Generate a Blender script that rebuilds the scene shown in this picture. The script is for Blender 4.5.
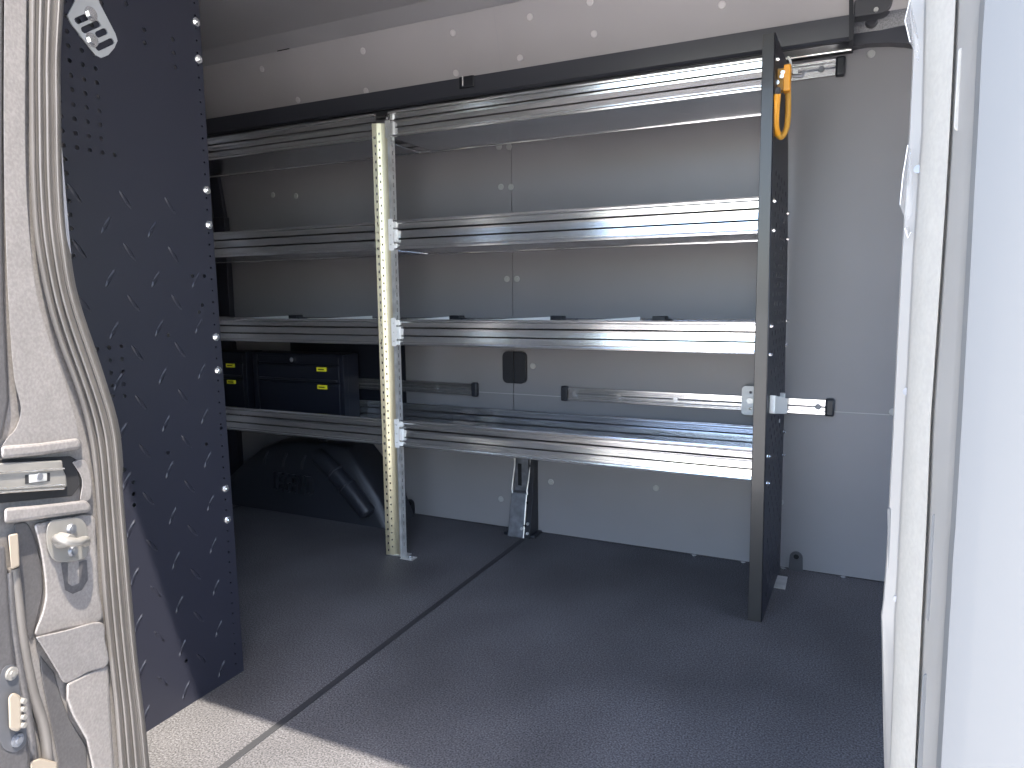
import bpy, bmesh, math, random
from mathutils import Vector, Matrix
random.seed(4)
for o in list(bpy.data.objects): bpy.data.objects.remove(o)
S = bpy.context.scene
COL = S.collection
# ------------------------------------------------------------------ camera
F = 697.292
R = Matrix(((0.90472579, -0.04435526, 0.42367896),
            (0.4258814, 0.11708522, -0.89717116),
            (-0.00981228, 0.99213087, 0.1248201)))      # camera-to-world rotation
H = 0.9                                                  # eye height above the van floor
cam = bpy.data.cameras.new('camera'); cam_o = bpy.data.objects.new('camera', cam); COL.objects.link(cam_o)
cam.sensor_width = 36; cam.lens = F / 1024 * 36; cam.clip_start = 0.02; cam.clip_end = 500
cam_o.matrix_world = Matrix.Translation((0, 0, H)) @ R.to_4x4()
S.camera = cam_o
# ------------------------------------------------------------------ light
S.view_settings.view_transform = 'Standard'; S.view_settings.look = 'None'
S.view_settings.exposure = 0.0; S.view_settings.gamma = 1; S.view_settings.use_curve_mapping = False
w = bpy.data.worlds.new('sky'); S.world = w; w.use_nodes = True
nt = w.node_tree; bg = nt.nodes['Background']
sky = nt.nodes.new('ShaderNodeTexSky'); sky.sky_type = 'NISHITA'; sky.sun_disc = False
sky.sun_elevation = math.radians(68); sky.sun_rotation = math.radians(130); sky.air_density = 1.0; sky.dust_density = 1.5
wb = nt.nodes.new('ShaderNodeMixRGB'); wb.blend_type = 'MULTIPLY'; wb.inputs[0].default_value = 1; wb.inputs[2].default_value = (1.03, 1.0, .97, 1)
nt.links.new(sky.outputs[0], wb.inputs[1]); nt.links.new(wb.outputs[0], bg.inputs[0]); bg.inputs[1].default_value = 1.25
sun = bpy.data.lights.new('sun', 'SUN'); sun.energy = 18; sun.color = (1, .91, .77); sun.angle = math.radians(0.6)
sun_o = bpy.data.objects.new('sun', sun); COL.objects.link(sun_o)
SUND = Vector((0.40, -0.243, 1.0)).normalized()
sun_o.rotation_euler = SUND.to_track_quat('Z', 'Y').to_euler(); sun_o.location = (1, -3, 6)

def ray(px, py): return R @ Vector((px - 512, 384 - py, -F))
def at(px, py, Y): d = ray(px, py); return d * (Y / d.y) + Vector((0, 0, H))
def atX(px, py, X): d = ray(px, py); return d * (X / d.x) + Vector((0, 0, H))
def atZ(px, py, Z): d = ray(px, py); return d * ((Z - H) / d.z) + Vector((0, 0, H))
# ------------------------------------------------------------------ materials
def mat(name, col, rough=0.5, metal=0.0, bump=0.0, bscale=200, var=0.0, vscale=4, streak=None, spec=0.5, coat=0.0, fleck=0, trans=0):
    m = bpy.data.materials.new(name); m.use_nodes = True
    n = m.node_tree; b = n.nodes['Principled BSDF']; L = n.links
    if name == 'clear_plastic_film': b.inputs['IOR'].default_value = 1.08; b.inputs['Alpha'].default_value = .35
    b.inputs['Base Color'].default_value = (*col, 1); b.inputs['Roughness'].default_value = rough
    b.inputs['Metallic'].default_value = metal; b.inputs['Specular IOR Level'].default_value = spec
    b.inputs['Coat Weight'].default_value = coat
    if trans: b.inputs['Transmission Weight'].default_value = trans
    tc = n.nodes.new('ShaderNodeTexCoord')
    mp = n.nodes.new('ShaderNodeMapping'); L.new(tc.outputs['Object'], mp.inputs[0])
    if streak: mp.inputs['Scale'].default_value = streak
    def noise(sc, det=3):
        t = n.nodes.new('ShaderNodeTexNoise'); t.inputs['Scale'].default_value = sc; t.inputs['Detail'].default_value = det
        L.new(mp.outputs[0], t.inputs[0]); return t
    if var or fleck:
        t = noise(vscale if var else 900); r = n.nodes.new('ShaderNodeValToRGB')
        v = var or fleck
        r.color_ramp.elements[0].position = .3; r.color_ramp.elements[1].position = .7
        r.color_ramp.elements[0].color = (*[c * (1 - v) for c in col], 1)
        r.color_ramp.elements[1].color = (*[min(1, c * (1 + v)) for c in col], 1)
        L.new(t.outputs[0], r.inputs[0]); last = r.outputs[0]
        if var and fleck:
            t2 = noise(260, 3); r2 = n.nodes.new('ShaderNodeValToRGB')
            r2.color_ramp.elements[0].position = .35; r2.color_ramp.elements[1].position = .68
            r2.color_ramp.elements[0].color = (1 - fleck,) * 3 + (1,); r2.color_ramp.elements[1].color = (1 + fleck,) * 3 + (1,)
            mx = n.nodes.new('ShaderNodeMixRGB'); mx.blend_type = 'MULTIPLY'; mx.inputs[0].default_value = 1
            L.new(t2.outputs[0], r2.inputs[0]); L.new(last, mx.inputs[1]); L.new(r2.outputs[0], mx.inputs[2]); last = mx.outputs[0]
        L.new(last, b.inputs['Base Color'])
    if bump:
        t = noise(bscale); bp = n.nodes.new('ShaderNodeBump'); bp.inputs['Strength'].default_value = bump; bp.inputs['Distance'].default_value = .002
        L.new(t.outputs[0], bp.inputs['Height']); L.new(bp.outputs[0], b.inputs['Normal'])
    return m
M = dict(
    floor=mat('floor_composite', (.088, .087, .094), .62, bump=.4, bscale=300, var=.24, vscale=3.0, fleck=.6, spec=.35),
    seam=mat('floor_seam', (.03, .031, .035), .6, spec=.3),
    wall=mat('grey_wall_liner', (.222, .217, .230), .42, bump=.03, bscale=14, var=.05, vscale=2.5),
    upper=mat('upper_wall_liner', (.37, .355, .36), .5, var=.05, vscale=2.5),
    ceil=mat('ceiling_liner', (.34, .335, .35), .55, var=.05, vscale=3),
    steel2=mat('satin_pressed_steel', (.22, .212, .20), .4, .35, var=.1, vscale=30),
    fast2=mat('pale_fastener', (.55, .53, .53), .4),
    cab=mat('cabinet_black', (.010, .012, .020), .5, spec=.3),
    satin=mat('satin_black_flange', (.03, .029, .028), .32, coat=.15, spec=.5),
    fast=mat('push_fastener_plastic', (.36, .36, .36), .4),
    black=mat('black_powder_coat', (.0155, .0165, .026), .42, bump=.06, bscale=500, spec=.45),
    blackp=mat('black_plastic', (.014, .016, .022), .42, bump=.05, bscale=300),
    beam=mat('dark_beam_paint', (.05, .053, .066), .35),
    char=mat('charcoal_paint', (.06, .062, .07), .5),
    alu=mat('brushed_aluminium', (.74, .735, .73), .18, .90, bump=.2, bscale=60, var=.06, vscale=30, streak=(.05, 1, 3)),
    alu2=mat('tray_sheet_aluminium', (.62, .64, .68), .26, 1.0, bump=.12, bscale=20, var=.08, vscale=6),
    zinc=mat('yellow_zinc_steel', (.64, .59, .43), .36, 1.0, bump=.05, bscale=100, var=.08, vscale=9),
    galv=mat('galvanised_steel', (.62, .62, .61), .38, .6, bump=.1, bscale=90, var=.15, vscale=30),
    dsteel=mat('dark_steel', (.20, .21, .235), .4, .6, bump=.1, bscale=90, var=.3, vscale=30),
    chrome=mat('bright_bolt_steel', (.8, .8, .8), .25, .95),
    white=mat('white_bracket', (.82, .82, .8), .4),
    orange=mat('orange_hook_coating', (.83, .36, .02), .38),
    amber=mat('amber_shaded_hook_coating', (.62, .33, .05), .4),  # the orange coating again, its shaded tone put into the colour
    hole=mat('dark_opening', (.008, .008, .01), .8),
    yellow=mat('yellow_label', (.75, .72, .03), .5),
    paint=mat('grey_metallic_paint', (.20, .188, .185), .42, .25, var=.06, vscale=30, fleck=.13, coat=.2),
    paint2=mat('grey_metallic_paint_shaded', (.085, .082, .086), .42, .3, var=.06, vscale=30, fleck=.12),  # same body grey, self-shadow of hollows and edges put into a darker colour
    rubber=mat('grey_rubber_seal', (.085, .079, .076), .5, var=.1, vscale=12),
    cream=mat('pale_primer_paint', (.34, .325, .295), .5, var=.03, vscale=50, fleck=.05),
    palegrey=mat('pale_grey_paint', (.23, .222, .21), .45, var=.04, vscale=10),
    whitep=mat('white_body_paint', (.135, .138, .14), .5, spec=.3),
    beige=mat('beige_plastic', (.22, .19, .155), .5),
    film=mat('clear_plastic_film', (.92, .92, .92), .15, trans=.85),
    concrete=mat('pale_concrete', (.60, .57, .53), .8, var=.1, vscale=.7, fleck=.1),
    speck=mat('speckled_grey_plate', (.30, .30, .30), .5, bump=.4, bscale=160, var=.3, vscale=220),
)
# ------------------------------------------------------------------ helpers
def kind(o, k='structure'): o['kind'] = k; return o
def tag(o, label, cat, group=None):
    o['label'] = label; o['category'] = cat
    if group: o['group'] = group
    return o
def empty(name, loc, label, cat, group=None):
    o = bpy.data.objects.new(name, None); COL.objects.link(o); o.location = loc; o.empty_display_size = .05
    return tag(o, label, cat, group)
def origin(p):
    v = Vector((0, 0, 0))
    while p: v += p.location; p = p.parent
    return v
def obj(name, bm, m, parent=None, smooth=True, bevel=0, label=None, seg=2):
    if not isinstance(bm, bmesh.types.BMesh): me = bm
    else:
        bmesh.ops.recalc_face_normals(bm, faces=bm.faces)
        me = bpy.data.meshes.new(name); bm.to_mesh(me); bm.free()
    me.materials.clear(); me.materials.append(M[m] if isinstance(m, str) else m)
    o = bpy.data.objects.new(name, me); COL.objects.link(o)
    if parent is not None:
        o.parent = parent; me.transform(Matrix.Translation(-origin(parent)))
    else:
        xs = [v.co for v in me.vertices]
        c = Vector(((min(v.x for v in xs) + max(v.x for v in xs)) / 2, (min(v.y for v in xs) + max(v.y for v in xs)) / 2, min(v.z for v in xs)))
        me.transform(Matrix.Translation(-c)); o.location = c
    if bevel:
        b = o.modifiers.new('bevel', 'BEVEL'); b.width = bevel; b.segments = seg; b.limit_method = 'ANGLE'; b.angle_limit = math.radians(35)
    if smooth:
        for p in me.polygons: p.use_smooth = True
        try: me.set_sharp_from_angle(angle=math.radians(32))
        except Exception: pass
    if label: o['label'] = label
    return o
def NB(): return bmesh.new()
def box(bm, x0, x1, y0, y1, z0, z1):
    vs = [bm.verts.new((x, y, z)) for x in (x0, x1) for y in (y0, y1) for z in (z0, z1)]
    for f in ((0, 1, 3, 2), (4, 6, 7, 5), (0, 4, 5, 1), (2, 3, 7, 6), (0, 2, 6, 4), (1, 5, 7, 3)): bm.faces.new([vs[i] for i in f])
    return bm
def cyl(bm, p, q, r, n=14, r2=None):
    p = Vector(p); q = Vector(q); a = (q - p).normalized(); u = a.orthogonal().normalized(); v = a.cross(u)
    r2 = r if r2 is None else r2
    A = [bm.verts.new(p + (u * math.cos(t) + v * math.sin(t)) * r) for t in [2 * math.pi * i / n for i in range(n)]]
    B = [bm.verts.new(q + (u * math.cos(t) + v * math.sin(t)) * r2) for t in [2 * math.pi * i / n for i in range(n)]]
    for i in range(n): bm.faces.new((A[i], A[(i + 1) % n], B[(i + 1) % n], B[i]))
    bm.faces.new(A[::-1]); bm.faces.new(B); return bm
def tube(bm, pts, r, n=10):
    pts = [Vector(p) for p in pts]; rings = []; u = None
    for i, p in enumerate(pts):
        t = (pts[min(i + 1, len(pts) - 1)] - pts[max(i - 1, 0)]).normalized()
        if u is None: u = t.orthogonal().normalized()
        u = (u - t * u.dot(t)).normalized(); v = t.cross(u)
        rr = r[i] if isinstance(r, (list, tuple)) else r
        rings.append([bm.verts.new(p + (u * math.cos(a) + v * math.sin(a)) * rr) for a in [2 * math.pi * k / n for k in range(n)]])
    for A, B in zip(rings, rings[1:]):
        for k in range(n): bm.faces.new((A[k], A[(k + 1) % n], B[(k + 1) % n], B[k]))
    bm.faces.new(rings[0][::-1]); bm.faces.new(rings[-1]); return bm
def smoothpts(pts, n=6):
    P = [Vector(p) for p in pts]; out = []
    for i in range(len(P) - 1):
        a, b, c, d = P[max(i - 1, 0)], P[i], P[i + 1], P[min(i + 2, len(P) - 1)]
        for k in range(n):
            t = k / n
            out.append(.5 * ((2 * b) + (c - a) * t + (2 * a - 5 * b + 4 * c - d) * t * t + (-a + 3 * b - 3 * c + d) * t ** 3))
    out.append(P[-1]); return out
def extrude_x(bm, prof, x0, x1, closed=True):
    A = [bm.verts.new((x0, y, z)) for y, z in prof]; B = [bm.verts.new((x1, y, z)) for y, z in prof]; n = len(prof)
    for i in range(n if closed else n - 1): bm.faces.new((A[i], A[(i + 1) % n], B[(i + 1) % n], B[i]))
    if closed: bm.faces.new(A[::-1]); bm.faces.new(B)
    return bm
def prism(bm, pts, d):
    """closed polygon of points pushed along vector d"""
    A = [bm.verts.new(Vector(p)) for p in pts]; B = [bm.verts.new(Vector(p) + d) for p in pts]; n = len(A)
    for i in range(n): bm.faces.new((A[i], A[(i + 1) % n], B[(i + 1) % n], B[i]))
    bm.faces.new(A[::-1]); bm.faces.new(B); return bm
def grid(bm, rows):
    V = [[bm.verts.new(p) for p in r] for r in rows]
    for a, b in zip(V, V[1:]):
        for i in range(len(a) - 1): bm.faces.new((a[i], a[i + 1], b[i + 1], b[i]))
    return bm
def circ(c, r, n=8, ry=None, ph=0): return [(c[0] + r * math.cos(ph + 2 * math.pi * i / n), c[1] + (ry or r) * math.sin(ph + 2 * math.pi * i / n)) for i in range(n)]
def rrect(x0, x1, y0, y1, r, n=5):
    out = []
    for cx, cy, a in ((x1 - r, y1 - r, 0), (x0 + r, y1 - r, 90), (x0 + r, y0 + r, 180), (x1 - r, y0 + r, 270)):
        for k in range(n + 1):
            t = math.radians(a + 90 * k / n); out.append((cx + r * math.cos(t), cy + r * math.sin(t)))
    return out
def plate(outer, holes, thick, mtx):
    """sheet with real holes, as mesh data in world space"""
    cu = bpy.data.curves.new('sheet', 'CURVE'); cu.dimensions = '2D'; cu.fill_mode = 'BOTH'; cu.extrude = thick / 2
    for lp in [outer] + holes:
        s = cu.splines.new('POLY'); s.points.add(len(lp) - 1); s.use_cyclic_u = True
        for p, q in zip(s.points, lp): p.co = (q[0], q[1], 0, 1)
    o = bpy.data.objects.new('sheet', cu); COL.objects.link(o)
    dg = bpy.context.evaluated_depsgraph_get(); me = bpy.data.meshes.new_from_object(o.evaluated_get(dg))
    bpy.data.objects.remove(o); bpy.data.curves.remove(cu)
    me.transform(mtx); return me
# plane bases: local (a,b,0) -> world
def onX(X): return Matrix(((0, 0, 1, X), (1, 0, 0, 0), (0, 1, 0, 0), (0, 0, 0, 1)))      # a=Y b=Z
def onY(Y): return Matrix(((1, 0, 0, 0), (0, 0, -1, Y), (0, 1, 0, 0), (0, 0, 0, 1)))     # a=X b=Z
def text_mesh(s, size, depth, mtx, bold=0):
    cu = bpy.data.curves.new('lettering', 'FONT'); cu.body = s; cu.size = size; cu.extrude = depth; cu.offset = bold
    cu.align_x = 'CENTER'; cu.align_y = 'CENTER'
    o = bpy.data.objects.new('lettering', cu); COL.objects.link(o)
    dg = bpy.context.evaluated_depsgraph_get(); me = bpy.data.meshes.new_from_object(o.evaluated_get(dg))
    bpy.data.objects.remove(o); bpy.data.curves.remove(cu); me.transform(mtx); return me
def bolt(pos, axis, parent, r=.0054, m='chrome', name='bolt'):
    axis = Vector(axis); pos = Vector(pos); bm = NB()
    cyl(bm, pos, pos + axis * .002, r * 1.45, 14); cyl(bm, pos + axis * .002, pos + axis * .006, r, 6)
    cyl(bm, pos + axis * .006, pos + axis * .0075, r * .5, 8)
    return obj(name, bm, m, parent, smooth=False)

# ================================================================== ground and van shell
WY = 2.38
XL, XR = -3.0, 2.2
g = obj('ground', box(NB(), -60, 60, -60, 60, -.75, -.65), 'concrete'); kind(g)
fl = obj('floor', box(NB(), XL, XR, .60, WY + .03, -.05, 0), 'floor', smooth=False); kind(fl)
obj('seam_strip', prism(NB(), [(-1.055, .62, 0), (-1.038, .62, 0), (-1.030, 2.28, 0), (-1.048, 2.28, 0)], Vector((0, 0, .0012))), 'seam', fl, smooth=False)
obj('seam_strip', box(NB(), -2.36, -2.345, 1.2, WY, 0, .0012), 'seam', fl, smooth=False)
# driver side wall liner: three panels with fine joints
wl = obj('wall_back', box(NB(), XL, XR, WY + .002, WY + .04, -.05, 1.95), 'hole', smooth=False); kind(wl)
joint = .0013
obj('joint_strip', box(NB(), XL, XR, WY - .001, WY + .003, .529, .534), 'fast', wl, smooth=False)
for x0, x1 in ((XL, -1.117 - joint), (-1.117 + joint, XR)):
    for z0, z1 in ((0.004, .530), (.533, 1.66)):
        obj('liner_panel', box(NB(), x0, x1, WY - .002, WY + .002, z0, z1), 'wall', wl, smooth=False)
def fastener(p, nrm, parent, m='fast'):
    p = Vector(p); n = Vector(nrm).normalized()
    bm = NB(); cyl(bm, p, p + n * .0022, .0115, 18, .0095); cyl(bm, p + n * .0022, p + n * .003, .004, 10)
    obj('push_fastener', bm, m, parent)
for px, py in ((501, 187), (511, 187), (499, 147), (509, 147), (507, 279), (517, 279), (533, 366), (501, 499), (551, 482), (656, 488), (780, 502), (871, 54), (273, 195), (296, 196), (893, 412)):
    fastener(at(px, py, WY - .002), (0, -1, 0), wl)
# dark beam along the top of the wall
zt, zb = 1.668, 1.600
tr = NB()
extrude_x(tr, [(2.262, zt), (2.250, zt - .004), (2.251, zt - .03), (2.254, zb + .008), (2.262, zb), (WY - .004, zb), (WY - .004, zt)], XL, -.005)
beam = obj('trim_1', tr, 'beam', smooth=True); kind(beam)
obj('soffit', box(NB(), XL, -.006, 2.268, WY - .004, zb - .0022, zb - .0005), 'blackp', beam, smooth=False)
obj('edge_bead', cyl(NB(), (XL, 2.33, zb - .004), (-.01, 2.33, zb - .004), .004, 10), 'alu', beam, label='thin bright bead under the dark beam')
p = at(467, 88, 2.25)
obj('beam_clip', box(NB(), p.x - .03, p.x + .03, 2.244, 2.252, zt - .042, zt - .002), 'blackp', beam, bevel=.003)
obj('clip_pin', cyl(NB(), (p.x - .012, 2.242, zt - .036), (p.x - .012, 2.242, zt - .004), .003, 8), 'chrome', beam)
# upper wall, cove and ceiling
YJ, ZJ = 2.20, 1.858
YC, ZC = 2.115, 1.880
uw = obj('wall_upper', prism(NB(), [(XL, 2.262, 1.662), (XR, 2.262, 1.662), (XR, YJ, ZJ), (XL, YJ, ZJ)], Vector((0, .03, .01))), 'upper', smooth=False); kind(uw)
nrm = Vector((0, -(ZJ - 1.662), -(2.262 - YJ))).normalized()
def on_upper(px, py):
    d = ray(px, py); o = Vector((0, 0, H)); p0 = Vector((0, 2.262, 1.662))
    return o + d * ((p0 - o).dot(nrm) / d.dot(nrm))
for px, py in ((262, 69), (363, 51), (298, 100), (453, 33), (456, 73), (530, 17), (594, 34), (520, 58), (590, 2), (722, 5), (366, 91)):
    fastener(on_upper(px, py), nrm, uw, 'fast2')
q = on_upper(497, 35); 
obj('panel_joint', prism(NB(), [(q.x - .0005, 2.262 - .0004, 1.664), (q.x + .001, 2.262 - .0004, 1.664), (q.x + .001, YJ - .0004, ZJ - .001), (q.x - .001, YJ - .0004, ZJ - .001)], nrm * .0004), 'ceil', uw, smooth=False)
ce = NB(); grid(ce, [[(XL, YJ - .004, ZJ - .004), (XR, YJ - .004, ZJ - .004)], [(XL, YC, ZC), (XR, YC, ZC)], [(XL, .62, 1.905), (XR, .62, 1.905)], [(XL, .60, 1.96), (XR, .60, 1.96)], [(XL, 2.3, 1.97), (XR, 2.3, 1.97)]])
ceil = obj('ceiling', ce, 'ceil', smooth=False); kind(ceil)
c1 = at(290, 48, YJ - .004); 
bm = NB(); tube(bm, [c1, at(276, 33, YC), at(227, 3, 1.85), at(190, -20, 1.6)], .004, 8); obj('joint_strip', bm, 'ceil', ceil)
obj('joint_shadow_gap', prism(NB(), [(c1.x - .06, YJ - .009, ZJ - .007), (c1.x, YJ - .009, ZJ - .007), (c1.x, YJ - .005, ZJ - .002), (c1.x - .06, YJ - .005, ZJ - .002)], Vector((0, 0, .003))), 'hole', ceil, smooth=False)
# closing walls and the passenger side around the opening
bm = box(NB(), XL - .05, XL, .56, 1.045, -.05, 1.97); box(bm, XL - .05, XL, 1.085, WY + .04, -.05, 1.97)      # rear doors; slit between them added to streak the shelf lips with daylight
kind(obj('wall_left', bm, 'wall', smooth=False))
bm = box(NB(), XR, XR + .05, .45, WY + .04, -.05, .75); box(bm, XR, XR + .05, .45, WY + .04, 1.55, 1.97)      # cab end, unseen: dash and header, opening between added to let daylight in
kind(obj('wall_right', bm, 'wall', smooth=False))
bm = box(NB(), XL, -1.69, .62, .66, -.3, 1.97); box(bm, -1.655, -1.02, .62, .66, -.3, 1.97); box(bm, XL, -1.02, .62, .66, -.3, .35)  # narrow slit in the passenger wall added for highlights on the shelf rails
wf = obj('wall_front', bm, 'wall', smooth=False); kind(wf)
obj('wall_front_section', box(NB(), .10, XR, .50, .62, -.3, 1.97), 'wall', wf, smooth=False)
obj('door_header', box(NB(), XL, XR, .6, .68, 1.775, 1.97), 'wall', wf, smooth=False)
obj('sill', box(NB(), -1.3, XR, .55, .62, -.3, -.005), 'dsteel', wf, smooth=False)

# ================================================================== corner bracket, top right
cb = empty('corner_bracket', at(880, 30, 2.3), 'speckled grey corner plate with dark button, at the right end of the dark top beam', 'bracket')
P = lambda a: [at(x, y, 2.345) for x, y in a]
obj('plate', prism(NB(), P([(853, -12), (853, 36), (880, 32), (914, 24), (918, -12)]), Vector((0, .05, 0))), 'speck', cb, bevel=.002)
obj('trim_strip', prism(NB(), [at(x, y, 2.34) for x, y in [(850, 34), (880, 30), (918, 22), (920, 46), (905, 43.5), (890, 42.5), (868, 43.5), (850, 46.5)]], Vector((0, .04, 0))), 'beam', cb, bevel=.002)
obj('handle', prism(NB(), [at(x, y, 2.25) for x, y in smoothpts([(854, -6), (890, -10), (892, 4), (884, 12), (868, 15), (854, 17)], 3)], Vector((0, .05, 0))), 'char', cb, bevel=.004)
b_ = NB(); c = at(871.5, 22.5, 2.343); cyl(b_, c, c + Vector((0, -.016, 0)), .0165, 20, .013); obj('button', b_, 'char', cb)
b_ = NB(); c = at(876, 10, 2.25); cyl(b_, c, c + Vector((0, -.006, 0)), .006, 12); obj('screw', b_, 'galv', cb)
obj('end_cap', prism(NB(), [at(x, y, 2.245) for x, y in [(849, -12), (853.5, -12), (853.5, 40), (849, 41)]], Vector((0, .07, 0))), 'blackp', cb)

# ================================================================== shelving unit on the driver side
FY = 1.946
su = empty('shelving_unit', (-1.2, 2.15, 0), 'long four-level aluminium tray shelving along the grey far wall, black end panel at right', 'shelves')
LV = [(.395, .487, 2.315), (.741, .828, 2.300), (1.055, 1.150, 2.245), (1.412, 1.493, 2.215)]
def lip(y, z0, z1, s=1):
    h = z1 - z0; k = h / .087
    pr = [(0, 0), (-.004, .0015), (-.005, .006), (-.004, .010), (.002, .0115), (.002, .0145), (-.001, .015), (.0004, .0295), (.006, .0300), (.006, .0335), (-.0008, .034), (.0008, .050), (.0003, .056), (.006, .0565), (.006, .0605), (0, .061), (-.001, .076), (-.0035, .079), (-.004, .083), (-.002, .087), (.004, .087), (.006, .084), (.006, .003)]
    return [(y + a * s, z0 + b * k) for a, b in pr]
for (x0, x1, side) in ((-2.80, -1.402, 0), (-1.350, -.200, 1)):
    for i, (z0, z1, yb) in enumerate(LV):
        if side: x1 = -.1995 - .0078 * z1
        bm = NB(); box(bm, x0, x1, FY + .004, yb - .004, z0 + .004, z0 + .0065)
        sh = obj('shelf_tray', bm, 'alu2', su, smooth=False)
        obj('front_rail', extrude_x(NB(), lip(FY, z0, z1), x0, x1), 'alu', sh, smooth=False)
        obj('back_rail', extrude_x(NB(), lip(yb, z0, z1 - .006), x0, x1 if side else -1.352), 'alu', sh, smooth=False)
        if side:  # hook-in connector against the upright
            bm = NB(); xx = x0 + .004
            cz = (z0 + z1) / 2 - (.012 if i == 3 else 0)
            me = plate(rrect(xx - .011, xx + .007, z0 - .002, min(z1 + .004, 1.464), .003), [circ((xx - .003, cz + d), .0035, 6) for d in (-.03, 0, .03)], .003, onY(FY - .009)); 
            obj('connector', me, 'white' if i < 3 else 'galv', sh, smooth=False)
            bm = NB(); box(bm, xx + .009, xx + .022, FY - .012, FY, cz - .022, cz + .018); box(bm, xx + .006, xx + .018, FY - .008, FY, cz + .024, cz + .042); box(bm, xx + .006, xx + .018, FY - .008, FY, cz - .042, cz - .028)
            obj('hook', bm, 'white' if i < 3 else 'galv', sh, bevel=.002)
        if i == 1:
            for px in ((459, 560, 662) if side else (298,)):
                c = at(px, 318.5, yb - .005); bm = NB()
                box(bm, c.x - .026, c.x + .018, yb - .034, yb + .006, z1 - .02, z1 + .003); box(bm, c.x + .010, c.x + .032, yb - .032, yb + .004, z1 - .03, z1 - .006)
                obj('divider_clip', bm, 'blackp', sh, bevel=.002)
            # divider plates in the tray; white stands in for their bright reflection
            for px0, px1 in (((402, 455), (470, 556), (575, 640)) if side else ((228, 290), (302, 372))):
                a, b = at(px0, 319, yb - .02), at(px1, 317, yb - .02)
                yd = yb - .02; bm = NB(); prism(bm, [(a.x, yd, z0 + .03), (b.x, yd, z0 + .03), (b.x, yd, z1 + .0005), (a.x, yd, z1 - .016)], Vector((0, .002, 0)))
                obj('divider', bm, 'white', sh, smooth=False)
# perforated upright, an open channel
up = NB(); box(up, -1.418, -1.336, FY + .004, FY + .04, 0, .004)
upo = obj('upright', up, 'galv', su, smooth=False)
Z0, Z1 = .004, 1.462
def perf(a0, a1, cols, pitch, sx, sy, z0=Z0, z1=Z1):
    hs = []; n = int((z1 - z0 - .02) / pitch)
    for c in cols:
        for k in range(n):
            z = z0 + .016 + k * pitch + (pitch / 2 if c[1] else 0); hs.append([(c[0] - sx, z - sy), (c[0] + sx, z - sy), (c[0] + sx, z + sy), (c[0] - sx, z + sy)])
    return [(a0, z0), (a1, z0), (a1, z1), (a0, z1)], hs
def cellplate(outer, holes, thick, mtx):
    """perforated rectangle built cell by cell"""
    xs = sorted({round(p[0], 5) for l in [outer] + holes for p in l}); zs = sorted({round(p[1], 5) for l in [outer] + holes for p in l})
    hb = [(min(p[0] for p in h), max(p[0] for p in h), min(p[1] for p in h), max(p[1] for p in h)) for h in holes]
    bm = NB(); V = {}
    def v(i, k, t):
        if (i, k, t) not in V: V[(i, k, t)] = bm.verts.new((xs[i], zs[k], t * thick / 2))
        return V[(i, k, t)]
    solid = {}
    for i in range(len(xs) - 1):
        for k in range(len(zs) - 1):
            cx, cz = (xs[i] + xs[i + 1]) / 2, (zs[k] + zs[k + 1]) / 2
            solid[(i, k)] = not any(a < cx < b and c < cz < d for a, b, c, d in hb)
    for (i, k), on in solid.items():
        if not on: continue
        for t in (1, -1): bm.faces.new([v(i, k, t), v(i + 1, k, t), v(i + 1, k + 1, t), v(i, k + 1, t)])
        for (di, dk, a, b) in ((-1, 0, (i, k), (i, k + 1)), (1, 0, (i + 1, k), (i + 1, k + 1)), (0, -1, (i, k), (i + 1, k)), (0, 1, (i, k + 1), (i + 1, k + 1))):
            if not solid.get((i + di, k + dk), False): bm.faces.new([v(*a, 1), v(*b, 1), v(*b, -1), v(*a, -1)])
    bmesh.ops.recalc_face_normals(bm, faces=bm.faces)
    me = bpy.data.meshes.new('sheet'); bm.to_mesh(me); bm.free(); me.transform(mtx); return me
o_, h_ = perf(0, .016, [(.009, 0)], .0254, .0026, .0042)
obj('channel_lip', cellplate(o_, h_, .002, Matrix.Translation((-1.412, FY - .005, 0)) @ Matrix.Rotation(math.radians(20), 4, 'Z') @ onY(0)), 'zinc', upo, smooth=False)
ang = math.atan2(.006, .012); L_ = math.hypot(.006, .012)
mt = Matrix.Translation((-1.397, FY, 0)) @ Matrix.Rotation(ang, 4, 'Z') @ onY(0)
o_, h_ = perf(0, L_, [(.007, 1)], .0254, .0022, .0034)
obj('channel_side', cellplate(o_, h_, .002, mt), 'zinc', upo, smooth=False)
pr = [(-1.386, FY + .006), (-1.378, FY + .0095), (-1.368, FY + .0128), (-1.358, FY + .0145), (-1.352, FY + .015), (-1.352, FY + .019), (-1.386, FY + .019)]
obj('channel_web', prism(NB(), [(x, y, Z0) for x, y in pr], Vector((0, 0, Z1 - Z0))), 'zinc', upo)
o_, h_ = perf(FY - .002, FY + .024, [(FY + .011, 0)], .0254, .003, .007)
obj('channel_flange', cellplate(o_, h_, .0022, onX(-1.346)), 'galv', upo, smooth=False)
obj('channel_edge', box(NB(), -1.354, -1.345, FY - .004, FY - .002, Z0, Z1), 'galv', upo, smooth=False)
bm = NB(); box(bm, -1.35, -1.300, FY - .012, FY + .02, 0, .003); box(bm, -1.346, -1.343, FY - .012, FY + .02, 0, .035)
obj('foot_plate', bm, 'galv', upo, smooth=False); bolt((-1.318, FY + .004, .003), (0, 0, 1), upo, .006)
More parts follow.
